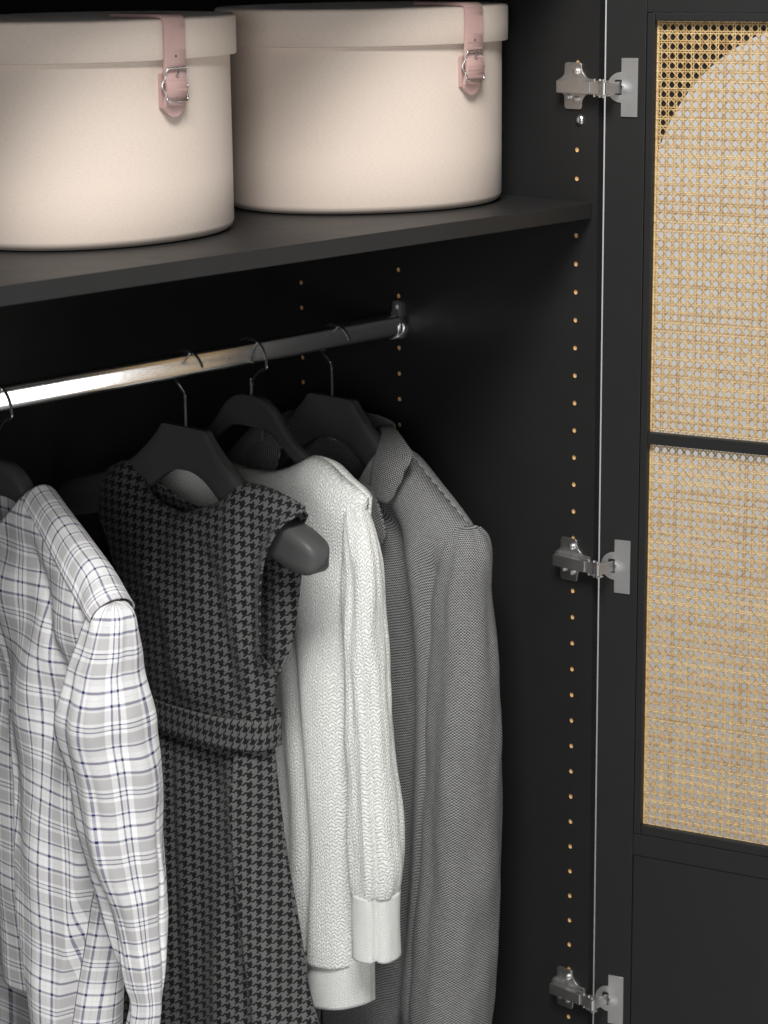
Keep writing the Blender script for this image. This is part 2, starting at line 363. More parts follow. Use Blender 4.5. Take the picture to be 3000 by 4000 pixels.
# ------------------------------------------------------------------ hinges
DE = Vector((0.0066, 0.0030, 0)); DA = math.radians(74.0)
DS = Vector((math.cos(DA), -math.sin(DA), 0)); DN = Vector((math.sin(DA), math.cos(DA), 0))
def door_pt(s, out, z): p = DE+DS*s+DN*out; return (p.x, p.y, z)
def fillet(poly, r, n=4):
    out = []; m = len(poly)
    for i in range(m):
        p = Vector(poly[i]); a = Vector(poly[i-1]); b = Vector(poly[(i+1) % m]); rr = min(r, (a-p).length*0.45, (b-p).length*0.45)
        p0 = p+(a-p).normalized()*rr; p1 = p+(b-p).normalized()*rr
        for k in range(n+1):
            t = k/n; q = p0*(1-t)**2+p*2*t*(1-t)+p1*t*t; out.append((q.x, q.y))
    return out
H0 = 0.0699
def hinge():
    z = H0
    plate = [(0.0538, 0.0258), (0.0305, 0.0258), (0.0292, 0.0160), (0.0225, 0.0092), (0.0105, 0.0080), (0.0105, -0.0060), (0.0235, -0.0085), (0.0290, -0.0150), (0.0298, -0.0252), (0.0538, -0.0252), (0.0545, -0.0100), (0.0585, -0.0080), (0.0615, -0.0068), (0.0615, 0.0078), (0.0585, 0.0090), (0.0543, 0.0125)]
    r = MB().prism(fillet(plate, 0.0035), lambda a, b, d: (-d, a-0.03, b), 0.0003, 0.0022).build('hinge', M_NICKEL, None, bevel=0.0004, sharp=30)
    r.parent = war; r.location = (0, 0.03, H0-BOT)
    for (y, dz, rr) in ((0.0365, 0.0164, 0.0036), (0.0365, -0.0142, 0.0036), (0.0478, -0.0122, 0.0030)):
        MB().lathe([(rr, 0.0018), (rr, 0.0040), (rr*0.92, 0.0052), (rr*0.66, 0.0058), (0.0003, 0.0059)], lambda a, b, h: (-h, y+a, z+dz+b), 20).build('screw', M_NICKB, r)
        c = MB()
        for a, b in ((0.0016, 0.00035), (0.00035, 0.0016)): c.box(-0.0062, -0.0050, y-a, y+a, z+dz-b, z+dz+b)
        c.build('screw_slot', M_NICKEL, r, smooth=False)
    # rail under the arm, arm (a channel), front part, pins
    MB().box(-0.0082, -0.0022, 0.0085, 0.0585, z-0.0078, z+0.0078).build('base_rail', M_NICKEL, r, smooth=False, bevel=0.0005)
    prof = [(0.0550, -0.0085), (0.0550, -0.0160), (0.0070, -0.0160), (0.0070, -0.0085)]
    MB().prism([(a, b) for a, b in prof], lambda a, b, d: (b, a, z+d), -0.0066, 0.0066).build('arm', M_NICKEL, r, smooth=False, bevel=0.0009)
    MB().prism([(0.0068, -0.0145), (-0.0030, -0.0145), (-0.0085, -0.0165), (-0.0085, -0.0100), (0.0068, -0.0080)], lambda a, b, d: (b, a, z+d), -0.0069, 0.0069).build('arm_front', M_NICKEL, r, smooth=False, bevel=0.0007)
    for e in (-1, 1):
        MB().prism(fillet([(-0.0020, -0.0090), (-0.0020, -0.0170), (-0.0170, -0.0185), (-0.0175, -0.0110)], 0.002), lambda a, b, d: (b, a, z+d), e*0.0071, e*0.0083).build('cheek_plate', M_NICKEL, r, bevel=0.0003, sharp=30)
    for (y, x) in ((-0.0120, -0.0160), (-0.0055, -0.0140), (0.0035, -0.0120)):
        MB().lathe([(0.0014, -0.0098), (0.0014, 0.0098)], lambda a, b, h: (x+a, y+b, z+h), 12).build('pivot_pin', M_NICKB, r, sharp=30)
    MB().lathe([(0.0032, -0.0066), (0.0032, 0.0066)], lambda a, b, h: (-0.0152+a, -0.0125+b, z+h), 16).build('knuckle', M_NICKEL, r, sharp=30)
    # link plate bent from the knuckle into the cup
    q0 = Vector((-0.0172, -0.0148)); q1 = Vector(door_pt(0.0175, -0.0050, 0)[:2]); q2 = Vector(door_pt(0.0215, 0.0040, 0)[:2])
    n1 = Vector((q1.y-q0.y, -(q1.x-q0.x))).normalized()*0.0014
    poly = [tuple(q0), tuple(q1), tuple(q2), tuple(q2+Vector(DN[:2])*0.0+Vector(DS[:2])*0.0015), tuple(q1-n1+Vector(DS[:2])*0.001), tuple(q0-n1)]
    MB().prism(poly, lambda a, b, d: (a, b, z+d), -0.0062, 0.0062).build('link', M_NICKEL, r, smooth=False, bevel=0.0004)
    # flange with the oval cup mouth
    F = lambda a, b, d: door_pt(a, -d, z+b)
    MB().prism(fillet([(0.0192, -0.0317), (0.0385, -0.0317), (0.0385, 0.0317), (0.0192, 0.0317)], 0.0006, 2), F, 0.0004, 0.0018).build('flange', M_NICKB, r, bevel=0.0005)
    disc = [(0.0192+0.0165*math.cos(t), 0.0165*math.sin(t)) for t in [PI/2+PI*k/30 for k in range(31)]]
    MB().prism(disc, F, 0.0003, 0.0016).build('cup_rim', M_NICKB, r, bevel=0.0003)
    # shallow dished cup face standing where the link enters
    def dish(s, t):
        a = -PI/2+PI*s; rr = 0.0150*(0.25+0.75*t)
        sx = 0.0200+rr*math.cos(a)*0.98; zz = rr*math.sin(a)*0.62
        dep = 0.0021+0.0010*(1-t)**2-0.0001*t
        return door_pt(sx, -dep, z+zz)
    MB().grid(24, 8, dish).build('cup', M_NICKB, r)
    mouth = fillet([(0.0115, -0.0082), (0.0205, -0.0082), (0.0205, 0.0082), (0.0115, 0.0082)], 0.002)
    MB().prism(mouth, F, 0.0017, 0.00185).build('cup_mouth', M_CARC, r, smooth=False)
    return r
h1 = hinge()
def copy_tree(o, parent=None):
    c = o.copy(); COL.objects.link(c)
    if parent is not None: c.parent = parent; c.matrix_parent_inverse = o.matrix_parent_inverse.copy()
    for ch in list(o.children): copy_tree(ch, c)
    return c
for zc in (-0.4742, -1.0180):
    c = copy_tree(h1); c.location.z = zc-BOT

# ------------------------------------------------------------------ door
DW = 0.5; G = 0.0004
SI, SO = 0.0469, 0.4531          # inner edges of the stiles
fr = MB()
for s0, s1, o0, o1, z0, z1 in ((0, SI, 0, 0.020, BOT+0.03, TOP), (SO, DW, 0, 0.020, BOT+0.03, TOP), (SI+G, SO-G, 0.0001, 0.0200, 0.1507, TOP),
                               (SI+G, SO-G, 0.0001, 0.0200, -0.8262, -0.7996), (SI+G, SO-G, 0.0001, 0.0200, BOT+0.03, -1.92)):
    fr.box(s0, s1, o0, o1, z0-BOT, z1-BOT)
door = fr.build('door', M_DOOR, None, smooth=False, bevel=0.0006)
door.parent = war; door.location = (DE.x, DE.y, 0); door.rotation_euler = (0, 0, -DA)
def dbox(name, s0, s1, o0, o1, z0, z1, mat=M_DOOR, bev=0.0006):
    return MB().box(s0, s1, o0, o1, z0-BOT, z1-BOT).build(name, mat, door, world=False, smooth=False, bevel=bev)
dbox('lower_panel', SI+2*G, SO-2*G, 0.0012, 0.0170, -1.919, -0.8270)
BI, BO = 0.0561, 0.4439
dbox('bead', SI+2*G, BI, 0.0004, 0.0092, -0.7990, 0.1500); dbox('bead', BO, SO-2*G, 0.0004, 0.0092, -0.7990, 0.1500)
dbox('bead', BI+G, BO-G, 0.0006, 0.0092, 0.1418, 0.1500); dbox('bead', BI+G, BO-G, 0.0006, 0.0092, -0.7990, -0.7880)
dbox('mullion', BI+G, BO-G, 0.0002, 0.0092, -0.3271, -0.3140)
# outer board of the upper opening, cut to a half-round arch
AC, AR, ZA = 0.25, 0.203, -0.059
for sgn in (-1, 1):
    arc = [(AC+sgn*AR*math.cos(t), ZA+AR*math.sin(t)) for t in [PI/2*k/28 for k in range(29)]]
    poly = [(AC+sgn*0.2026, ZA-0.02)]+[(min(max(a, SI+0.001), SO-0.001), b) for a, b in arc]+[(AC+sgn*0.004, 0.1500), (AC+sgn*0.2025, 0.1500)]
    seen = []
    for p in poly:
        if not seen or (Vector(p)-Vector(seen[-1])).length > 1e-5: seen.append(p)
    MB().prism(seen, lambda a, b, d: (a, d, b-BOT), 0.0125, 0.0198).build('arched_board', M_DOOR, door, world=False, smooth=False)

# woven cane: pairs of strands both ways and two sets of diagonals
QS, QZ = 0.00929, 0.01022
CY = 0.0106
def strand_mb(pts, w, th):
    """flat strand: half-round profile of five points swept along (s, out, z) points"""
    P = [Vector(p) for p in pts]; m = len(P); vs = []; N = Vector((0, -1, 0))
    t = (P[-1]-P[0]).normalized(); side_ = t.cross(N).normalized()
    for p in P:
        for a, d in ((-0.5, 0.0), (-0.36, 0.8), (0.0, 1.0), (0.36, 0.8), (0.5, 0.0)):
            vs.append(p+side_*(a*w)+N*(d*th))
    fs = []
    for i in range(m-1):
        for k in range(4): fs.append((i*5+k, i*5+k+1, (i+1)*5+k+1, (i+1)*5+k))
        fs.append((i*5+4, i*5, (i+1)*5, (i+1)*5+4))
    return vs, fs
def clip(s0, z0, ds, dz, S0, S1, Z0, Z1):
    """parameter range of the line inside the rectangle"""
    lo, hi = -1e9, 1e9
    for p, d, a, b in ((s0, ds, S0, S1), (z0, dz, Z0, Z1)):
        if abs(d) < 1e-12:
            if p < a or p > b: return None
            continue
        t0, t1 = sorted(((a-p)/d, (b-p)/d)); lo = max(lo, t0); hi = min(hi, t1)
    return (lo, hi) if hi-lo > 1e-6 else None
rest = MB()
SJ = 0.0690                # phase of the vertical pairs (centres between the holes)
for (Z0, Z1, zph, lab) in ((-0.3170, 0.1475, 0.1344+QZ/2, 'upper'), (-0.7950, -0.3240, -0.3346+QZ/2, 'lower')):
    S0, S1 = 0.0500, 0.4500
    zc = (Z0+Z1)/2
    rnd = random.Random(3)
    nz_ = int((Z1-Z0)/QZ)+3; k0 = math.floor((Z0-zph)/QZ)
    ns_ = int((S1-S0)/QS)+3; j0 = math.floor((S0-SJ)/QS)
    MB().add(*strand_mb([(0.0567, CY-0.0004, Z0+(Z1-Z0)*i/40-BOT) for i in range(41)], 0.0026, 0.0007)).build('strand', M_CANE, door, world=False, fixn=False, sharp=0)
    for k in range(k0, k0+nz_):
        for e in (-1, 1):
            z = zph+k*QZ+e*0.00118+rnd.uniform(-1, 1)*0.0001
            if not Z0 < z < Z1: continue
            n = int((S1-S0)/QS*2)
            pts = [(S0+(S1-S0)*i/n, CY-0.00045-0.00028*math.cos(2*PI*(S0+(S1-S0)*i/n-SJ)/QS+e*1.2), z-BOT) for i in range(n+1)]
            b = MB(); b.add(*strand_mb(pts, 0.00136, 0.00062)); o = b.build('strand', M_CANE, door, world=False, fixn=False, sharp=0)
    for j in range(j0, j0+ns_):
        for e in (-1, 1):
            s = SJ+j*QS+e*0.00118+rnd.uniform(-1, 1)*0.0001
            if not S0 < s < S1: continue
            n = int((Z1-Z0)/QZ*2)
            pts = [(s, CY-0.00015-0.00028*math.cos(2*PI*(Z0+(Z1-Z0)*i/n-zph)/QZ+PI+e*1.2), Z0+(Z1-Z0)*i/n-BOT) for i in range(n+1)]
            b = MB(); b.add(*strand_mb(pts, 0.00138, 0.00062))
            if s < 0.232:
                b.build('strand', M_CANE, door, world=False, fixn=False, sharp=0)
            else:
                rest.add(b.v, b.f)
    for sg, depth in ((1, 0.00040), (-1, -0.00085)):
        L = math.hypot(QS, QZ)
        for k in range(-ns_-3, nz_+ns_+3):
            # through the crossings of the pairs
            sA, zA = SJ+(j0+0.5)*QS, zph+(k0+(k if sg > 0 else k))*QZ
            c = clip(sA, zA-(0 if sg > 0 else 0), QS, sg*QZ, S0, S1, Z0, Z1)
            if c is None: continue
            n = max(2, int((c[1]-c[0])*2))
            pts = [(sA+QS*t, CY+depth-0.00022*math.cos(2*PI*t), zA+sg*QZ*t-BOT) for t in [c[0]+(c[1]-c[0])*i/n for i in range(n+1)]]
            rest.add(*strand_mb(pts, 0.00135, 0.00060))

rest.build('strand', M_CANE, door, world=False, fixn=False, sharp=0)['kind'] = 'stuff'

# ------------------------------------------------------------------ clothes rail
RZ, RY = -0.2269, 0.3141
rail = empty('clothes_rail', (-0.5, RY, RZ-0.0134), 'polished chrome clothes rail running under the shelf', 'clothes rail')
def rail_ring(x, k=1.0):
    out = []
    for i in range(40):
        a = 2*PI*i/40; c, s_ = math.cos(a), math.sin(a); e = 2/4.5
        out.append((x, RY+0.0105*k*math.copysign(abs(c)**e, c), RZ+0.0134*k*math.copysign(abs(s_)**e, s_)))
    return out
MB().loft([rail_ring(x) for x in (-0.992, -0.7, -0.4, -0.2, -0.0085)]).build('tube', M_CHROME, rail, sharp=50)
def bracket(x0, sg):
    # plate with a rounded lug above and a cradle lip below
    plate = [(RY-0.0045, RZ+0.0300), (RY+0.0045, RZ+0.0300), (RY+0.0060, RZ+0.0150), (RY+0.0150, RZ+0.0060), (RY+0.0160, RZ-0.0060), (RY+0.0100, RZ-0.0160), (RY-0.0100, RZ-0.0160), (RY-0.0160, RZ-0.0060), (RY-0.0150, RZ+0.0010), (RY-0.0060, RZ+0.0100)]
    MB().prism(fillet(plate, 0.004, 5), lambda a, b, d: (x0-sg*d, a, b), 0.0003, 0.0060).build('bracket_plate', M_NICKB, rail, bevel=0.0007, sharp=30)
    lip = []
    for r_ in (0.0148, 0.0163):
        lip.append([(RY+r_*0.97*math.sin(t), RZ-r_*math.cos(t)) for t in [math.radians(-88+176*i/24) for i in range(25)]])
    def lf(a):
        return 0.0065+0.0085*math.cos(a)**2
    vs = []; fs = []
    for i in range(25):
        t = math.radians(-88+176*i/24); L = lf(t)
        for (r_, d) in ((0.0150, 0.0058), (0.0150, L), (0.0165, L), (0.0165, 0.0058)):
            vs.append((x0-sg*d, RY+r_*0.97*math.sin(t), RZ-r_*math.cos(t)))
    for i in range(24):
        for k in range(4): fs.append((i*4+k, i*4+(k+1) % 4, i*4+4+(k+1) % 4, i*4+4+k))
    fs += [(3, 2, 1, 0), (96, 97, 98, 99)]
    MB().add(vs, fs).build('bracket_cradle', M_NICKB, rail, sharp=40)
    MB().lathe([(0.0040, 0.0058), (0.0038, 0.0072), (0.0020, 0.0082), (0.0004, 0.0083)], lambda a, b, h: (x0-sg*h, RY+a, RZ+0.0225+b), 18).build('bracket_screw', M_NICKB, rail)
bracket(0.0, 1); bracket(-1.0, -1)

# ------------------------------------------------------------------ storage boxes
def oval(a, b, n, ph, xc, yc, off=0.0, N=144):
    out = []
    for i in range(N):
        t = 2*PI*i/N; c, s_ = math.cos(t), math.sin(t)
        x = a*math.copysign(abs(c)**(2/n), c); y = b*math.copysign(abs(s_)**(2/n), s_)
        gx, gy = abs(c)**(2-2/n)*math.copysign(1, c)/a, abs(s_)**(2-2/n)*math.copysign(1, s_)/b
        l = math.hypot(gx, gy); x += off*gx/l; y += off*gy/l
        out.append((xc+x*math.cos(ph)-y*math.sin(ph), yc+x*math.sin(ph)+y*math.cos(ph)))
    return out
def storage_box(label, xc, yc, a, b, ph, strap_x):
    z0 = -0.0566; zt = 0.1595; zl = 0.1205
    r = empty('storage_box', (xc, yc, z0), label, 'box', 'oval storage boxes on the shelf')
    def shell(prof, name):
        rings = [oval(a, b, 2.08, ph, xc, yc, off) for off, z in prof]
        m = MB(); N = len(rings[0]); per = [0.0]
        for i in range(N):
            p, q = rings[-1][i], rings[-1][(i+1) % N]; per.append(per[-1]+math.hypot(q[0]-p[0], q[1]-p[1]))
        vs = []; uv = []; fs = []
        for (off, z), ring in zip(prof, rings):
            for i in range(N+1):
                p = ring[i % N]; vs.append((p[0], p[1], z)); uv.append((per[i], z+off))
        for j in range(len(prof)-1):
            for i in range(N):
                fs.append((j*(N+1)+i, j*(N+1)+i+1, (j+1)*(N+1)+i+1, (j+1)*(N+1)+i))
        for j in (0, len(prof)-1): fs.append(tuple(j*(N+1)+i for i in range(N)))
        # planar uv is fine on the caps
        m.add(vs, fs, uv); return m.build(name, M_BOX, r, sharp=50)
    shell([(-0.012, z0), (-0.006, z0+0.0012), (-0.002, z0+0.0042), (0.0, z0+0.009), (0.0, z0+0.06), (0.0, z0+0.12), (0.0, zl+0.02)], 'body')
    shell([(0.0048, zl), (0.0062, zl+0.0002), (0.0068, zl+0.0010), (0.0068, (zl+zt)/2), (0.0068, zt-0.0030), (0.0058, zt-0.0010), (0.0040, zt), (-0.010, zt+0.0004)], 'lid')
    # strap frame: nearest rim point, tangent and outward normal
    C0 = oval(a, b, 2.08, ph, xc, yc, 0.0068, 720)
    i0 = min((i for i in range(720) if C0[i][1] < yc), key=lambda i: abs(C0[i][0]-strap_x))
    p = Vector(C0[i0]+(0,)); q = Vector(C0[(i0+6) % 720]+(0,))-Vector(C0[i0-6]+(0,)); tg = q.normalized()
    if tg.x < 0: tg = -tg
    nm = Vector((tg.y, -tg.x, 0))
    def SP(t, out, z): w = p+tg*t+nm*out; return (w.x, w.y, z)
    hw = 0.0132
    path = [(-0.075, zt+0.0026), (-0.03, zt+0.0026), (-0.010, zt+0.0026), (-0.0030, zt+0.0024), (0.0010, zt+0.0005), (0.0026, zt-0.0040), (0.0026, 0.140), (0.0026, 0.125), (0.0022, 0.119), (0.0016, 0.113), (0.0018, 0.1085), (0.0030, 0.104), (0.0043, 0.0985), (0.0045, 0.0955), (0.0039, 0.090), (0.0020, 0.0845), (0.0006, 0.0805), (-0.0008, 0.0760), (-0.0016, 0.0710), (-0.0018, 0.0665)]
    fine = []
    for i in range(len(path)-1):
        for k in range(4):
            t = k/4; fine.append((path[i][0]*(1-t)+path[i+1][0]*t, path[i][1]*(1-t)+path[i+1][1]*t))
    fine.append(path[-1]); 
    rings = []
    for i, (o_, z) in enumerate(fine):
        a_ = Vector(fine[max(0, i-1)]); b_ = Vector(fine[min(len(fine)-1, i+1)]); d = (b_-a_).normalized(); n2 = Vector((-d.y, d.x))
        if n2.x < 0 and z < zt: n2 = -n2
        if z >= zt and n2.y < 0: n2 = -n2
        w = hw
        if z < 0.0790: w = hw*math.sqrt(max(0.02, 1-((0.0790-z)/0.0128)**2))
        e = 0.0006; th = 0.0017
        prof = [(-w, -th), (-w, th-e), (-w+e, th), (w-e, th), (w, th-e), (w, -th)]
        rings.append([SP(t_, o_+n2.x*k_, z+n2.y*k_) for t_, k_ in prof])
    strap = MB().loft(rings).build('strap', M_LEATH, r, sharp=45)
    MB().prism(fillet([(-0.0142, 0.0745), (0.0105, 0.0745), (0.0105, 0.108), (-0.0142, 0.108)], 0.002), lambda t_, z, d: SP(t_, -0.0066+d, z), 0.0, 0.0042).build('strap_keeper', M_LEATH, strap, world=True, bevel=0.0006)
    for z, o_ in ((0.1245, 0.0043), (0.0865, 0.0040), (0.1058, 0.0043)):
        MB().lathe([(0.0011, -0.001), (0.0011, 0.00025)], lambda a1, b1, h: SP(a1*0.8, o_+h, z+b1*1.25), 12).build('strap_hole', M_CARC, strap, smooth=False)
    loop = [(-0.0130, 0.1118), (-0.0098, 0.1132), (0.0, 0.1134), (0.0098, 0.1132), (0.0130, 0.1118), (0.0134, 0.1085), (0.0136, 0.1045), (0.0158, 0.1005), (0.0166, 0.0975), (0.0158, 0.0945), (0.0136, 0.0905), (0.0134, 0.0865), (0.0130, 0.0832), (0.0098, 0.0818), (0.0, 0.0816), (-0.0098, 0.0818), (-0.0130, 0.0832), (-0.0134, 0.0865), (-0.0136, 0.0905), (-0.0158, 0.0945), (-0.0166, 0.0975), (-0.0158, 0.1005), (-0.0136, 0.1045), (-0.0134, 0.1085)]
    pts = []
    L_ = len(loop)
    for i in range(L_):
        p0, p1, p2, p3 = [Vector(loop[(i+k) % L_]) for k in (-1, 0, 1, 2)]
        for k in range(3):
            t = k/3; v_ = 0.5*((2*p1)+(p2-p0)*t+(2*p0-5*p1+4*p2-p3)*t*t+(-p0+3*p1-3*p2+p3)*t**3)
            bow = 0.0052-0.0022*((v_.y-0.0975)/0.016)**2*0
            pts.append(SP(v_.x, 0.0046+0.0012*abs((v_.y-0.0975)/0.016)-0.0030*(1-abs((v_.y-0.0975)/0.016)), v_.y))
    MB().tube(pts, 0.00105, 8, closed=True).build('buckle', M_WIRE, strap, sharp=0)
    MB().tube([SP(0.0, 0.0048, 0.1132), SP(0.0003, 0.0066, 0.1100), SP(0.0, 0.0060, 0.1065), SP(-0.0004, 0.0046, 0.1052)], 0.0010, 8).build('buckle_prong', M_WIRE, strap, sharp=40)
    return r
storage_box('beige oval box with pink buckled strap, nearer the left edge of the shelf', -0.5315, 0.2385, 0.1570, 0.1290, 0.06, -0.5335)
storage_box('beige oval box with pink buckled strap, beside the right side panel', -0.1545, 0.2189, 0.1574, 0.1292, math.radians(-26.5), -0.1330)

# ------------------------------------------------------------------ coat hangers
def catmull(P, k):
    out = []
    for i in range(len(P)-1):
        p0 = P[max(0, i-1)]; p1 = P[i]; p2 = P[i+1]; p3 = P[min(len(P)-1, i+2)]
        for q in range(k):
            t = q/k; out.append(tuple(0.5*((2*b)+(c-a)*t+(2*a-5*b+4*c-d)*t*t+(-a+3*b-3*c+d)*t**3) for a, b, c, d in zip(p0, p1, p2, p3)))
    out.append(P[-1]); return out
YC = 0.3175
SUIT = [  # top (dy, z), bottom (dy, z), thickness, forward bend: from the middle to the tip
    (0.0, -0.2990, 0.0, -0.3490, 0.013, 0), (0.020, -0.2992, 0.012, -0.3498, 0.013, 0), (0.0345, -0.2996, 0.0235, -0.3530, 0.0135, 0), (0.0395, -0.3030, 0.034, -0.3580, 0.014, 0),
    (0.0480, -0.3130, 0.0440, -0.3645, 0.015, 0), (0.0680, -0.3320, 0.0640, -0.3790, 0.018, 0.001), (0.0960, -0.3515, 0.0930, -0.3985, 0.023, 0.003), (0.1330, -0.3690, 0.1290, -0.4150, 0.030, 0.006),
    (0.1700, -0.3800, 0.1660, -0.4260, 0.037, 0.009), (0.1960, -0.3880, 0.1930, -0.4310, 0.040, 0.011), (0.2120, -0.3960, 0.2090, -0.4310, 0.036, 0.012), (0.2200, -0.4040, 0.2180, -0.4260, 0.025, 0.012), (0.2235, -0.4110, 0.2225, -0.4200, 0.010, 0.012)]
SLIM = [
    (0.0, -0.2785, 0.0, -0.3146, 0.0125, 0), (0.012, -0.2788, 0.010, -0.3146, 0.0125, 0), (0.0245, -0.2815, 0.0205, -0.3150, 0.0125, 0), (0.0400, -0.2905, 0.0345, -0.3180, 0.0125, 0),
    (0.0555, -0.3090, 0.0490, -0.3275, 0.012, 0), (0.0710, -0.3240, 0.0650, -0.3400, 0.012, 0), (0.0970, -0.3390, 0.0930, -0.3560, 0.012, 0), (0.1400, -0.3600, 0.1370, -0.3760, 0.012, 0.001), (0.1650, -0.3750, 0.1630, -0.3890, 0.011, 0.002), (0.1710, -0.3800, 0.1700, -0.3870, 0.006, 0.002)]
def hanger(label, x0, secs, mat, flip, yaw=0.0, bend=-1):
    ztop = secs[0][1]
    r = empty('coat_hanger', (x0, RY, RZ+0.014), label, 'hanger', 'black hangers on the chrome rail')
    full = [tuple((-a if i in (0, 2) else a) for i, a in enumerate(s_)) for s_ in reversed(secs[1:])]+list(secs)
    F = catmull(full, 4); rings = []
    cy, sy = math.cos(yaw), math.sin(yaw)
    for (ty, tz, by, bz, th, bd) in F:
        ring = []
        for (h_, d_) in ((0.0, -0.36), (0.10, -0.5), (0.30, -0.5), (0.70, -0.5), (0.90, -0.5), (1.0, -0.36), (1.0, 0.0), (1.0, 0.36), (0.90, 0.5), (0.70, 0.5), (0.30, 0.5), (0.10, 0.5), (0.0, 0.36), (0.0, 0.0)):
            hh = h_
            dy = ty*(1-hh)+by*hh; z = tz*(1-hh)+bz*hh
            dx = d_*th+bend*bd
            ring.append((x0+dx*cy+dy*sy, YC-dy*cy+dx*sy, z))
        rings.append(ring)
    MB().loft(rings).build('body', mat, r, sharp=60)
    sg = -1 if flip else 1
    y0, zc, rr = RY-0.004*sg*0, RZ+0.0012, 0.0155
    top = RZ+0.0134+0.0018
    cz = top-0.0262
    pts = [(x0, YC, ztop-0.012), (x0, YC, ztop), (x0, YC+0.0002*sg, ztop+0.020), (x0, YC+0.0010*sg, -0.2625)]
    pts += [(x0, YC+0.0070*sg, -0.2560), (x0, YC+0.0145*sg, -0.2490)]
    for k in range(15):
        a = math.radians(-14+k*(172/14)); pts.append((x0, RY+sg*0.0262*math.cos(a)-sg*0.003, cz+0.0262*math.sin(a)))
    
    fine = catmull(pts, 3)
    MB().tube(fine, 0.00165, 8).build('hook', M_WIRE, r, sharp=40)
    return r
hanger('black broad-shouldered hanger holding the houndstooth dress', -0.345, [q[:4]+(q[4]*0.90, q[5]*0.35) for q in SUIT], M_HANG, False)
hanger('black slim curved hanger holding the white knit sweater', -0.244, SLIM, M_HANGW, True)
hanger('black broad-shouldered hanger holding the grey tweed jacket', -0.113, [(q[0], q[1]-0.022*sm(0.07, 0.16, q[0]), q[2], q[3]-0.022*sm(0.07, 0.16, q[0]), min(q[4], 0.024), 0) for q in SUIT[:-3]], M_HANG, False)
hanger('black slim hanger holding the plaid shirt, cut by the left edge', -0.605, [tuple(v - (0.014 if i in (1, 3) else 0) if i < 4 else (v*1.5 if i == 4 else v) for i, v in enumerate(q)) for q in SLIM], M_HANG, True)

# ------------------------------------------------------------------ clothing helpers
def cloth(name, parent, mat, nu, nv, f, th=0.0014, sharp=0):
    return MB().grid(nu, nv, f).build(name, mat, parent, fixn=False, thick=th, sharp=sharp)
def tube_cloth(name, parent, mat, rows, nu=72, nv=140, grooves=(), wr=0.0, seed=0, u_off=0.0, th=0.0014, bump=None, v0=0.0, ph0=0.0):
    """rows: (z, x, y, a, b) from the top down; a in x, b in y; grooves (theta, width, depth[, z0, z1])"""
    R = [tuple(r_) for r_ in rows]; zs = [(-r_[0]) for r_ in R]
    col = [[(z, r_[i]) for z, r_ in zip(zs, R)] for i in (1, 2, 3, 4)]
    rm = sum(r_[3]+r_[4] for r_ in R)/(2*len(R))
    def f(s, t):
        z = zs[0]+(zs[-1]-zs[0])*t
        x, y, a, b = (ip(z, c) for c in col)
        th_ = 2*PI*s+ph0; k = 1.0
        for g in grooves:
            d = (th_-g[0]+PI) % (2*PI)-PI
            fade = 1.0
            if len(g) > 3: fade = sm(g[3], g[3]+0.05, z)*(1-sm(g[4]-0.05, g[4], z))
            k -= g[2]*fade*math.exp(-(d/g[1])**2)
        w = wr*(nz(math.cos(th_)*1.3+seed, math.sin(th_)*1.3, z*9)+0.5*nz(math.cos(th_)*2.6+seed, math.sin(th_)*2.6+3, z*17))
        if bump: w += bump(th_, z)
        rr = k+w/max(a, b, 0.01)
        return (x+a*rr*math.cos(th_), y+b*rr*math.sin(th_), -z, s*2*PI*rm+u_off, v0-z)
    return cloth(name, parent, mat, nu, nv, f, th)

# ------------------------------------------------------------------ plaid shirt
SX = -0.605
shirt = empty('plaid_shirt', (SX, YC, -0.42), 'white and grey plaid shirt with navy lines, hanging at the left edge', 'shirt')
RID = [(0.0, 0.2505, -0.3100), (0.2, 0.229, -0.3270), (0.45, 0.196, -0.3510), (0.7, 0.162, -0.3770), (0.88, 0.137, -0.3975), (1.0, 0.119, -0.4130)]
def ridge_z(y):
    d = abs(y-YC); yy = YC-d
    return ip(yy, [(p[1], p[2]) for p in RID])
NECK = [(0.0, -0.3640), (0.018, -0.3600), (0.035, -0.3490), (0.050, -0.3340), (0.062, -0.3180), (0.0685, -0.3085)]
def front_top(y):
    d = abs(y-YC)
    return ip(d, NECK) if d < 0.0685 else ridge_z(y)
S_SEAM = [(-1.05, 0.222), (-0.889, 0.196), (-0.847, 0.190), (-0.794, 0.180), (-0.748, 0.170), (-0.702, 0.160), (-0.60, 0.152), (-0.48, 0.150), (-0.42, 0.146), (-0.39, 0.140), (-0.30, 0.130)]
def shirt_x(y, z, near=True):
    dz = max(0.0, ridge_z(y)-z); k = math.sqrt(1-(1-min(1.0, dz/0.05))**2)
    x = SX-0.0008-0.029*k-0.012*sm(-0.45, -0.9, z)
    # drag folds from the shoulder towards the front
    x -= 0.007*math.sin((y*0.9+(z+0.36)*0.55)*62)*sm(0.02, 0.10, dz)*math.exp(-((z+0.47)/0.11)**2)
    x += crease(y, z, [(-0.37, 0.235), (-0.50, 0.185), (-0.62, 0.165)], 0.010, 0.007)
    x -= crease(y, z, [(-0.40, 0.275), (-0.60, 0.235), (-0.98, 0.222)], 0.030, 0.010)
    x += crease(y, z, [(-0.42, 0.305), (-0.70, 0.262)], 0.014, 0.006)
    x += 0.010*nz(y*9, z*5, 1.7)*sm(0, 0.08, dz)+0.004*nz(y*22, z*12, 4.1)
    return x
PLK = [(-1.05, 0.215), (-0.90, 0.239), (-0.80, 0.261), (-0.73, 0.275), (-0.55, 0.300), (-0.36, 0.3205)]
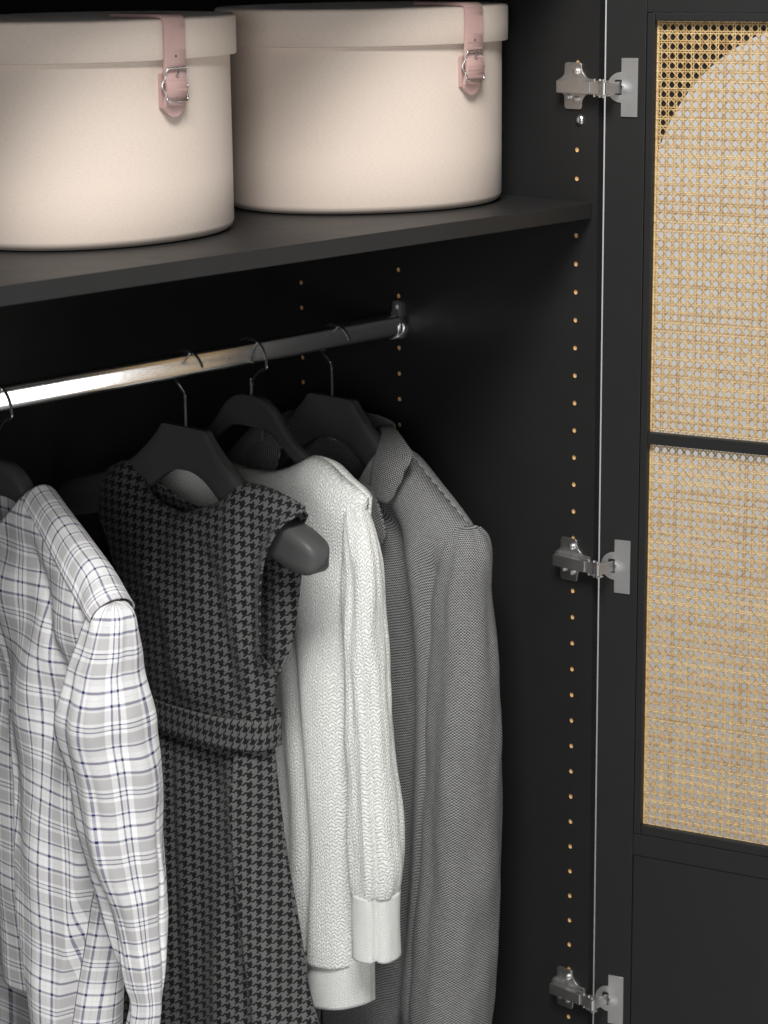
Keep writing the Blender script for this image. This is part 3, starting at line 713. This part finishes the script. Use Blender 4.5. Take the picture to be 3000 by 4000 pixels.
def f(s, t):   # near front panel: placket edge to side seam
    yt = 0.3205+(0.140-0.3205)*s; top = front_top(yt)
    z = top+(-1.03-top)*t
    y = ip(z, PLK)*(1-s)+ip(z, S_SEAM)*s
    y = y*(1-math.exp(-t*14))+yt*math.exp(-t*14)
    x = shirt_x(y, z)+0.018*sm(0.86, 1.0, s)**2*(1-math.exp(-t*9))
    x += 0.012*math.exp(-(s/0.03)**2)
    return (x, y, z, y+0.004*nz(y*8, z*6), z*1.0-0.10*(y-0.2))
cloth('front_panel', shirt, M_PLAID, 90, 190, f)
def f(s, t):   # far front panel, under the placket
    yt = 0.316+(0.540-0.316)*s; top = front_top(yt)
    hem = ip(yt, [(0.3, -0.905), (0.34, -0.895), (0.42, -0.885), (0.54, -0.86)])
    z = top+(hem-top)*t
    y0 = ip(z, PLK)-0.022; y1 = 0.635-ip(z, S_SEAM)
    y = y0*(1-s)+y1*s; y = y*(1-math.exp(-t*14))+yt*math.exp(-t*14)
    x = shirt_x(y, z)+0.014+0.03*sm(0.8, 1.0, s)**2+0.014*sm(-0.6, -0.9, z)
    x += 0.008*math.sin(y*70+1.0)*sm(-0.55, -0.9, z)
    return (x, y, z, y, z-0.10*(y-0.2))
cloth('front_panel', shirt, M_PLAID, 70, 150, f)
def f(s, t):   # back panel: from the side seam round the near edge and across the back
    z0 = -0.475; z = z0+(-1.06-z0)*t
    ys = ip(z, S_SEAM); xf = shirt_x(ys, z)+0.0192; xb = SX+0.030+0.006*nz(3, z*6)
    pts = [(xf, ys), (xf+0.004, ys-0.012), (xf+0.018, ys-0.026), (SX+0.004, ys-0.030), (xb-0.010, ys-0.018), (xb, ys+0.01), (xb, 0.25), (xb, 0.38), (xb-0.01, 0.50)]
    q = s*(len(pts)-1); i = min(int(q), len(pts)-2); P = catmull(pts, 1)
    a = pts[max(0, i-1)]; b = pts[i]; c = pts[i+1]; d = pts[min(len(pts)-1, i+2)]; k = q-i
    x, y = (0.5*((2*b[n])+(c[n]-a[n])*k+(2*a[n]-5*b[n]+4*c[n]-d[n])*k*k+(-a[n]+3*b[n]-3*c[n]+d[n])*k**3) for n in (0, 1))
    return (x, y, z, -0.02+q*0.016 if q < 5 else 0.06+q*0.05, z+0.016)
cloth('back_panel', shirt, M_PLAID, 80, 130, f)
def f(s, t):   # upper back behind the neck
    yt = 0.52-(0.52-0.165)*s; top = max(ridge_z(yt)-0.003, -9) if abs(yt-YC) > 0.0685 else ip(abs(yt-YC), [(0, -0.338), (0.04, -0.332), (0.0685, -0.3115)])
    z = top+(-0.43-top)*t; dz = max(0.0, ridge_z(yt)-z); k = math.sqrt(1-(1-min(1, dz/0.04))**2)
    return (SX+0.004+0.026*k, yt, z, yt, z)
cloth('back_yoke', shirt, M_PLAID, 60, 24, f)
def f(s, t):   # yoke over the near shoulder, lying on the front and turning over the ridge
    y = 0.2485-(0.2485-0.122)*s; zr = ridge_z(y)
    q = 1-2*t; D = 0.016+0.020*s if q > 0 else 0.030
    dz = D*q*q; z = zr-dz
    if q > 0: x = shirt_x(y, max(z, zr-0.05))-0.0010
    else: x = SX+0.0010+0.028*math.sqrt(1-(1-min(1.0, dz/0.04))**2)
    e = sm(0.66, 1.0, s)                     # the end drops over the hanger tip as a rounded cap
    xe = SX-0.010-0.0285*math.sin(PI*q/2); ze = zr+0.004-0.018*(1-math.cos(PI*q/2)); ye = y+0.006*(1-math.cos(PI*q/2))
    x = x*(1-e)+xe*e; z = z*(1-e)+ze*e; y = y*(1-e)+ye*e
    return (x, y, z+0.0020, (1-t)*0.085+0.030, s*0.185+0.012)
cloth('yoke', shirt, M_PLAID, 70, 44, f)
def f(s, t):   # stand of the collarless neckline behind the hanger
    a = PI*(0.10+0.80*s); y = YC-0.0660*math.cos(a); z0 = ip(abs(y-YC), [(0, -0.336), (0.04, -0.330), (0.0690, -0.3105)])
    hh = 0.012*math.sin(PI*s)**0.6; return (SX+0.004+0.024*math.sin(a), y, z0-0.003+hh*t, y, z0+0.012*t)
cloth('neckband', shirt, M_PLAID, 40, 4, f)
rows = [(-0.4075, -0.615, 0.1250, 0.0003, 0.0003), (-0.4090, -0.615, 0.1250, 0.0130, 0.0100), (-0.4130, -0.615, 0.1250, 0.0215, 0.0165), (-0.422, -0.616, 0.1255, 0.0272, 0.0225), (-0.436, -0.618, 0.1270, 0.0298, 0.0265), (-0.452, -0.620, 0.1290, 0.0325, 0.0310), (-0.48, -0.622, 0.134, 0.038, 0.037), (-0.535, -0.624, 0.135, 0.051, 0.049), (-0.58, -0.623, 0.129, 0.049, 0.048), (-0.646, -0.622, 0.1215, 0.045, 0.044), (-0.68, -0.621, 0.116, 0.041, 0.040), (-0.7155, -0.620, 0.1085, 0.035, 0.034), (-0.76, -0.620, 0.1015, 0.028, 0.027), (-0.807, -0.620, 0.0945, 0.0205, 0.020), (-0.826, -0.620, 0.092, 0.0170, 0.0170), (-0.8675, -0.620, 0.099, 0.0190, 0.0185), (-0.93, -0.620, 0.101, 0.022, 0.021), (-1.02, -0.620, 0.101, 0.022, 0.021)]
tube_cloth('sleeve', shirt, M_PLAID, rows, 96, 190, grooves=[(PI*1.40, 0.22, 0.09, 0.50, 1.05), (PI*1.61, 0.07, 0.15, 0.60, 1.08), (PI*0.95, 0.3, 0.12, 0.46, 0.8), (PI*1.15, 0.10, 0.05, 0.55, 0.85)], wr=0.0065, seed=2, u_off=0.012, ph0=PI*0.2, v0=0.008)
rows2 = [(z, x-0.0+0.012, 0.635-y, a, b) for z, x, y, a, b in rows]
tube_cloth('sleeve', shirt, M_PLAID, rows2, 48, 90, wr=0.004, seed=5)

# ------------------------------------------------------------------ houndstooth dress
DX = -0.345
dress = empty('houndstooth_dress', (DX, YC, -0.55), 'sleeveless black and grey houndstooth dress with a belt', 'dress')
D_R = [(-1.10, 0.075), (-0.9654, 0.1235), (-0.938, 0.1340), (-0.853, 0.1510), (-0.774, 0.1680), (-0.694, 0.180), (-0.644, 0.184), (-0.606, 0.184), (-0.56, 0.176), (-0.52, 0.172), (-0.474, 0.170), (-0.43, 0.168), (-0.40, 0.160), (-0.380, 0.150), (-0.366, 0.132), (-0.350, 0.128)]
D_L = [(-1.10, 0.520), (-0.90, 0.470), (-0.70, 0.425), (-0.63, 0.405), (-0.57, 0.415), (-0.50, 0.438), (-0.45, 0.458), (-0.42, 0.474), (-0.38, 0.474), (-0.350, 0.462)]
def dress_top(y, back=False):
    if back: pts = [(0.128, -0.3640), (0.212, -0.3480), (0.235, -0.3650), (0.27, -0.3850), (0.315, -0.3930), (0.36, -0.3800), (0.395, -0.3600), (0.410, -0.3520), (0.462, -0.3720)]
    else: pts = [(0.128, -0.3600), (0.170, -0.3510), (0.214, -0.3460), (0.226, -0.3540), (0.250, -0.3730), (0.275, -0.3835), (0.312, -0.3935), (0.345, -0.3870), (0.378, -0.3720), (0.400, -0.3560), (0.408, -0.3500), (0.440, -0.3590), (0.462, -0.3700)]
    return ip(y, pts)
def dress_sheet(sg):
    def f(s, t):
        yt = 0.462*(1-s)+0.128*s; top = dress_top(yt, sg > 0); z = top+(-1.08-top)*t
        w = math.exp(-t*30); yr = ip(z, D_R)-(0.018*min(1.0, max(0.0, (z+0.565)/0.14))*(1-sm(-0.42, -0.385, z)) if sg > 0 else 0.007*sm(-0.565, -0.50, z))
        y = (ip(z, D_L)*(1-s)+yr*s)*(1-w)+yt*w
        dz = top-z; neck = math.exp(-((yt-0.31)/0.075)**4)
        rnd = math.sqrt(1-(1-min(1.0, dz/0.028))**2)
        bul = ip(z, [(-1.1, 0.062), (-0.85, 0.046), (-0.70, 0.036), (-0.63, 0.029), (-0.56, 0.036), (-0.47, 0.040), (-0.41, 0.037), (-0.35, 0.026)])
        c = 2*s-1; across = max(0.0, 1-abs(c)**(3.2 if sg < 0 else 2.4))**0.55
        arm = sm(0.90, 1.0, s)*sm(-0.57, -0.52, z)*(1-sm(-0.375, -0.36, z))     # free edge at the armhole
        across = across*(1-arm)+0.98*arm
        if sg > 0: bul *= 0.45
        x = bul*across*(rnd*(1-neck)+neck*(0.62+0.38*rnd))
        if sg < 0:
            x += crease(y, z, [(-0.42, 0.262), (-0.50, 0.235), (-0.607, 0.214)], 0.018, -0.010)
            x += crease(y, z, [(-0.45, 0.345), (-0.52, 0.305), (-0.60, 0.290)], 0.026, 0.013)
            x += crease(y, z, [(-0.40, 0.200), (-0.55, 0.190)], 0.016, 0.004)
            # box pleats of the skirt
            k = sm(-0.645, -0.72, z)
            y1 = ip(z, [(-1.08, 0.150), (-0.765, 0.211), (-0.697, 0.219), (-0.650, 0.223)]); y2 = ip(z, [(-1.08, 0.120), (-0.757, 0.180), (-0.69, 0.191), (-0.650, 0.194)]); y3 = ip(z, [(-1.08, 0.300), (-0.70, 0.322), (-0.65, 0.324)])
            q = 0.25+0.75*k
            x += q*(0.019*(1-sm(y1-0.006, y1+0.004, y))-0.030*(1-sm(y2-0.005, y2+0.005, y)))
            x += q*0.012*math.exp(-((y-y1-0.030)/0.022)**2)*-1
            x += -0.012*q*math.exp(-((y-y3)/0.010)**2)
            x += 0.010*k*math.sin((y-0.30)*55)*sm(0.22, 0.26, y)
            x += 0.003*nz(y*14, z*8, 7.0)
        return (DX+sg*(max(-0.0004, x)-0.0004), y, z, y+0.8*(x if sg < 0 else 0), z-0.35*x)
    return f
cloth('front_panel', dress, M_HOUND, 130, 210, dress_sheet(-1), 0.0018)
cloth('back_panel', dress, M_HOUND, 90, 150, dress_sheet(1), 0.0018)
def f(s, t):   # belt, a loop round the waist
    a = 2*PI*s; zc = -0.6265
    yc, b = (ip(zc, D_L)+ip(zc, D_R))/2, (ip(zc, D_L)-ip(zc, D_R))/2+0.0055
    c, s_ = math.cos(a), math.sin(a)
    x = DX+(0.0420 if c < 0 else 0.017)*math.copysign(abs(c)**0.55, c); y = yc+b*math.copysign(abs(s_)**0.9, s_)
    z = -0.6095-0.0365*t+0.004*math.cos(a)-0.030*(y-0.176)
    w_ = y-(x-DX+0.042) if y < yc else y+(x-DX+0.042)
    return (x, y, z, z, w_)
cloth('belt', dress, M_HOUND, 120, 8, f, 0.0024)

# ------------------------------------------------------------------ knit sweater
KX = -0.244
swe = empty('knit_sweater', (KX, YC, -0.6), 'chunky white knit sweater with fine ribbed cuffs and hem', 'sweater')
K_R = [(-1.02, 0.138), (-0.93, 0.140), (-0.75, 0.140), (-0.55, 0.142), (-0.45, 0.145), (-0.40, 0.135), (-0.34, 0.130)]
K_L = [(-1.02, 0.490), (-0.45, 0.490), (-0.34, 0.505)]
def swe_top(y, back=False):
    d = abs(y-YC)
    if back: return ip(d, [(0, -0.3830), (0.06, -0.3760), (0.095, -0.3540), (0.108, -0.3350), (0.122, -0.3370), (0.15, -0.3520), (0.178, -0.3650), (0.19, -0.3720)])
    return ip(d, [(0, -0.3660), (0.025, -0.3650), (0.06, -0.3560), (0.088, -0.3430), (0.108, -0.3345), (0.122, -0.3370), (0.15, -0.3520), (0.178, -0.3650), (0.19, -0.3720)])
def swe_x(y, z, dz):
    rnd = math.sqrt(1-(1-min(1.0, dz/0.035))**2)
    x = 0.0005+0.0275*rnd
    yf = ip(z, [(-1.0, 0.214), (-0.89, 0.207), (-0.795, 0.202), (-0.60, 0.215), (-0.45, 0.235)])
    k = sm(-0.48, -0.60, z)
    x += k*(0.016*math.exp(-((y-(yf-0.030))/0.030)**4)-0.010*math.exp(-((y-yf-0.016)/0.016)**2))
    x += k*0.008*math.sin((y-yf)*95)*sm(yf+0.01, yf+0.05, y)
    x += 0.004*nz(y*12, z*7, 3.3)
    return x
def swe_sheet(sg, z_lo, name, mat):
    def f(s, t):
        yt = 0.505*(1-s)+0.130*s; top = swe_top(yt, sg > 0)
        if name == 'body_front' or name == 'body_back': z = top+(z_lo-top)*t
        else: z = z_lo+0.058*(1-t); top = -0.36
        w = math.exp(-t*25) if 'body' in name else 0.0
        y = (ip(z, K_L)*(1-s)+ip(z, K_R)*s)*(1-w)+yt*w
        c = 2*s-1; edge = max(0.0, 1-abs(c)**6)**0.5
        x = (swe_x(y, z, top-z) if sg < 0 else 0.024+0.004*nz(y*10, z*6, 8))*(0.1+0.9*edge)
        if 'band' in name: x *= 0.93
        if sg > 0 and 'body' in name: x = min(x, 0.0005+0.0255*math.sqrt(1-(1-min(1, (top-z)/0.03))**2))
        dr = ip(y, [(0.12, 0.010), (0.16, -0.006), (0.22, -0.010), (0.30, 0.0), (0.5, 0.0)])*sm(-0.75, -0.95, z)
        return (KX+sg*x, y, z+dr, y, z)
    return f
cloth('body_front', swe, M_KNIT, 110, 170, swe_sheet(-1, -0.9300, 'body_front', M_KNIT), 0.003)
cloth('body_back', swe, M_KNIT, 60, 100, swe_sheet(1, -0.9300, 'body_back', M_KNIT), 0.003)
def f(s, t):
    a = 2*PI*s; c, q = math.cos(a), math.sin(a); z = -0.9255-0.0590*t
    x = 0.0300*math.copysign(abs(c)**0.62, c); y = 0.3150+0.1760*math.copysign(abs(q)**0.92, q)
    if c < 0:
        w = abs(c)**0.5
        x = -(w*(0.985*swe_x(y, z, 0.5))) if w > 0.02 else x
    dr = ip(y, [(0.12, 0.012), (0.16, -0.004), (0.22, -0.010), (0.30, 0.0), (0.5, 0.0)])
    return (KX+x, y, z+dr, y if c < 0 else 1-y, z)
cloth('hem_band', swe, M_RIB, 160, 16, f, 0.003)
def swe_sleeve(mir):
    my = (lambda y: y) if not mir else (lambda y: 0.635-y)
    rows = [(-0.372, -0.249, 0.150, 0.0003, 0.0003), (-0.378, -0.250, 0.147, 0.0085, 0.0085), (-0.390, -0.252, 0.142, 0.0145, 0.0140), (-0.41, -0.255, 0.134, 0.0185, 0.0175), (-0.44, -0.258, 0.1265, 0.0215, 0.0205), (-0.534, -0.262, 0.119, 0.0240, 0.0230), (-0.64, -0.264, 0.1140, 0.0270, 0.0260), (-0.75, -0.265, 0.1065, 0.0305, 0.0292), (-0.79, -0.265, 0.1040, 0.0312, 0.0300), (-0.812, -0.265, 0.1045, 0.0305, 0.0290), (-0.826, -0.265, 0.1055, 0.0285, 0.0265)]
    tube_cloth('sleeve', swe, M_KNIT, [(z, x, my(y), a, b) for z, x, y, a, b in rows], 80, 150, grooves=[(PI*1.24, 0.17, 0.26, 0.56, 1.2), (PI*0.99, 0.35, 0.10, 0.42, 0.95), (PI*1.52, 0.40, 0.10, 0.46, 0.80)], wr=0.0050, seed=9, th=0.003)
    rows = [(-0.824, -0.265, 0.1055, 0.0275, 0.0258), (-0.86, -0.265, 0.1060, 0.0275, 0.0260), (-0.903, -0.265, 0.1060, 0.0282, 0.0264)]
    tube_cloth('cuff', swe, M_RIB, [(z, x, my(y), a, b) for z, x, y, a, b in rows], 72, 30, grooves=[(PI*1.24, 0.18, 0.30)], wr=0.0020, seed=4, th=0.0025)
swe_sleeve(False); swe_sleeve(True)

# ------------------------------------------------------------------ tweed jacket
JX = -0.113
jac = empty('tweed_jacket', (JX, YC, -0.65), 'grey birdseye tweed jacket with lapels, hanging nearest the side panel', 'jacket')
def jac_ridge(y):
    d = abs(y-YC)
    return ip(d, [(0.0, -0.345), (0.08, -0.332), (0.120, -0.348), (0.165, -0.381), (0.205, -0.411), (0.222, -0.424), (0.24, -0.445)])
J_R = [(-1.15, 0.150), (-0.95, 0.140), (-0.75, 0.120), (-0.60, 0.105), (-0.50, 0.098), (-0.44, 0.092), (-0.40, 0.092)]
def jac_x(y, z):
    dz = max(0.0, jac_ridge(y)-z); rnd = math.sqrt(1-(1-min(1.0, dz/0.060))**2)
    x = 0.0006+0.0355*rnd
    x += crease(y, z, [(-0.42, 0.200), (-0.53, 0.180), (-0.70, 0.176), (-1.08, 0.205)], 0.022, -0.030)
    x += crease(y, z, [(-0.44, 0.150), (-0.60, 0.142), (-0.80, 0.150), (-1.05, 0.175)], 0.018, 0.010)
    x += crease(y, z, [(-0.46, 0.122), (-0.60, 0.116), (-0.75, 0.122)], 0.010, -0.008)
    x += 0.006*nz(y*10, z*5, 12.0)
    return x
def f(s, t):   # near front
    yt = 0.318*(1-s)+0.092*s
    d = YC-yt; top = jac_ridge(yt) if d > 0.1205 else ip(yt, [(0.197, jac_ridge(0.197)), (0.215, -0.3460), (0.24, -0.385), (0.27, -0.440), (0.318, -0.560)])
    z = top+(-1.12-top)*t; w = math.exp(-t*18)
    y = (0.318*(1-s)+ip(z, J_R)*s)*(1-w)+yt*w
    xx = jac_x(y, z)*(1-0.6*sm(0.9, 1.0, s)); return (JX-xx, y, z, y, z-0.8*xx)
cloth('front_panel', jac, M_TWEED, 100, 180, f, 0.0022)
def f(s, t):   # far front
    yt = 0.322*(1-s)+0.540*s; d = abs(yt-YC)
    top = ip(d, [(0.0, -0.560), (0.05, -0.440), (0.08, -0.385), (0.10, -0.345), (0.12, -0.346), (0.165, -0.381), (0.222, -0.424)])
    z = top+(-1.12-top)*t
    return (JX-0.004-0.030*math.sqrt(1-(1-min(1, max(0, jac_ridge(yt)-z)/0.06))**2)+0.004*nz(yt*10, z*5, 2.0), yt, z, yt, z)
cloth('front_panel', jac, M_TWEED, 60, 110, f, 0.0022)
def f(s, t):   # back, seen from inside below the hanger
    yt = 0.543*(1-s)+0.092*s; d = abs(yt-YC)
    top = jac_ridge(yt) if d > 0.1205 else ip(d, [(0.0, -0.352), (0.05, -0.350), (0.085, -0.340), (0.1205, jac_ridge(0.197))])
    z = top+(-1.12-top)*t; dz = max(0, top-z)
    bul = 0.034*math.sqrt(1-(1-min(1, dz/0.05))**2)*(max(0.0, 1-abs(2*s-1)**8)**0.5*0.8+0.2)
    return (JX+0.0006+bul, yt, z, yt, z-0.8*bul)
cloth('back_panel', jac, M_TWEED, 70, 110, f, 0.0022)
def jac_sleeve(mir):
    my = (lambda y: y) if not mir else (lambda y: 0.635-y)
    rows = [(-0.4210, -0.113, 0.1020, 0.0004, 0.0004), (-0.4225, -0.113, 0.1015, 0.008, 0.010), (-0.4270, -0.114, 0.1000, 0.0160, 0.0165), (-0.4360, -0.116, 0.0970, 0.0240, 0.0235), (-0.455, -0.118, 0.0935, 0.0305, 0.0300), (-0.50, -0.120, 0.0910, 0.0360, 0.0350), (-0.585, -0.122, 0.0880, 0.041, 0.040), (-0.69, -0.124, 0.0870, 0.047, 0.045), (-0.81, -0.124, 0.0910, 0.049, 0.048), (-0.94, -0.124, 0.1010, 0.051, 0.051), (-1.10, -0.124, 0.1130, 0.050, 0.050)]
    tube_cloth('sleeve', jac, M_TWEED, [(z, x, my(y+0.010*sm(0.43, 0.50, -z)), a*0.97, b*0.97) for z, x, y, a, b in rows], 90, 170, grooves=[(PI*1.72, 0.12, 0.07, 0.42, 1.2), (PI*0.93, 0.3, 0.09, 0.44, 1.2), (PI*1.45, 0.5, 0.05, 0.55, 0.95)], wr=0.0050, seed=21, th=0.0022, ph0=PI*0.25)
jac_sleeve(False); jac_sleeve(True)
def flap(name, left, right, xo, bulge, nu=26, nv=34, mat=M_TWEED, rot=0.0, roll=0.0):
    """ruled leaf of cloth between two edge curves given as (y, z, x) points"""
    def cur(P, t):
        q = t*(len(P)-1); i = min(int(q), len(P)-2); k = q-i
        a = P[max(0, i-1)]; b = P[i]; c = P[i+1]; d = P[min(len(P)-1, i+2)]
        return [0.5*((2*b[n])+(c[n]-a[n])*k+(2*a[n]-5*b[n]+4*c[n]-d[n])*k*k+(-a[n]+3*b[n]-3*c[n]+d[n])*k**3) for n in range(3)]
    def f(s, t):
        l, r_ = cur(left, t), cur(right, t)
        y, z, x = (l[n]*(1-s)+r_[n]*s for n in range(3))
        x += xo-bulge*math.sin(PI*s)*math.sin(PI*min(1, t*1.0))
        a_, b_ = s*0.046, -t*0.115; u, v = a_*math.cos(rot)-b_*math.sin(rot), a_*math.sin(rot)+b_*math.cos(rot)
        return (x, y, z, u, v)
    return cloth(name, jac, mat, nu, nv, f, 0.0035)
# collar leaves, the stand behind the neck, lapels
flap('collar', [(0.2781, -0.3389, -0.075), (0.2400, -0.3370, -0.108), (0.2205, -0.3450, -0.134), (0.2140, -0.3600, -0.149), (0.2125, -0.3804, -0.155), (0.2085, -0.3930, -0.157), (0.2030, -0.3990, -0.157)],
     [(0.2535, -0.3347, -0.075), (0.2226, -0.3316, -0.100), (0.1850, -0.3361, -0.125), (0.1590, -0.3445, -0.141), (0.1610, -0.3574, -0.150), (0.1669, -0.3762, -0.155), (0.1780, -0.3960, -0.158), (0.1879, -0.4010, -0.158)], 0.0, 0.005, rot=0.6)
flap('collar', [(0.397, -0.3330, -0.082), (0.386, -0.3430, -0.118), (0.376, -0.3560, -0.138), (0.371, -0.3720, -0.150), (0.372, -0.3860, -0.155), (0.378, -0.4010, -0.157)],
     [(0.428, -0.3380, -0.078), (0.436, -0.3500, -0.108), (0.440, -0.3640, -0.132), (0.431, -0.3850, -0.148), (0.412, -0.4020, -0.155), (0.394, -0.4080, -0.157)], 0.0, 0.005, rot=-0.6)
def f(s, t):
    a = PI*s; b_ = math.sin(a); y = 0.3400-0.0860*math.cos(a)
    return (-0.0770+0.030*b_+0.006*t, y, -0.3365+0.006*b_-0.036*t, y*1.2, -0.33-0.036*t)
cloth('collar_stand', jac, M_TWEED, 50, 12, f, 0.003)
flap('lapel', [(0.232, -0.384, -0.152), (0.248, -0.420, -0.156), (0.264, -0.470, -0.157), (0.285, -0.540, -0.155)],
     [(0.2105, -0.3857, -0.157), (0.2008, -0.3985, -0.159), (0.1922, -0.4146, -0.160), (0.1851, -0.4355, -0.160), (0.1866, -0.4446, -0.160), (0.2029, -0.4657, -0.158), (0.235, -0.500, -0.157)], 0.0, 0.004, rot=0.35)
flap('lapel', [(0.403, -0.386, -0.150), (0.385, -0.425, -0.153), (0.367, -0.480, -0.155), (0.350, -0.540, -0.155)],
     [(0.4095, -0.390, -0.153), (0.4290, -0.4280, -0.158), (0.4320, -0.4480, -0.159), (0.4050, -0.4880, -0.158)], 0.0, 0.004, rot=-0.35)
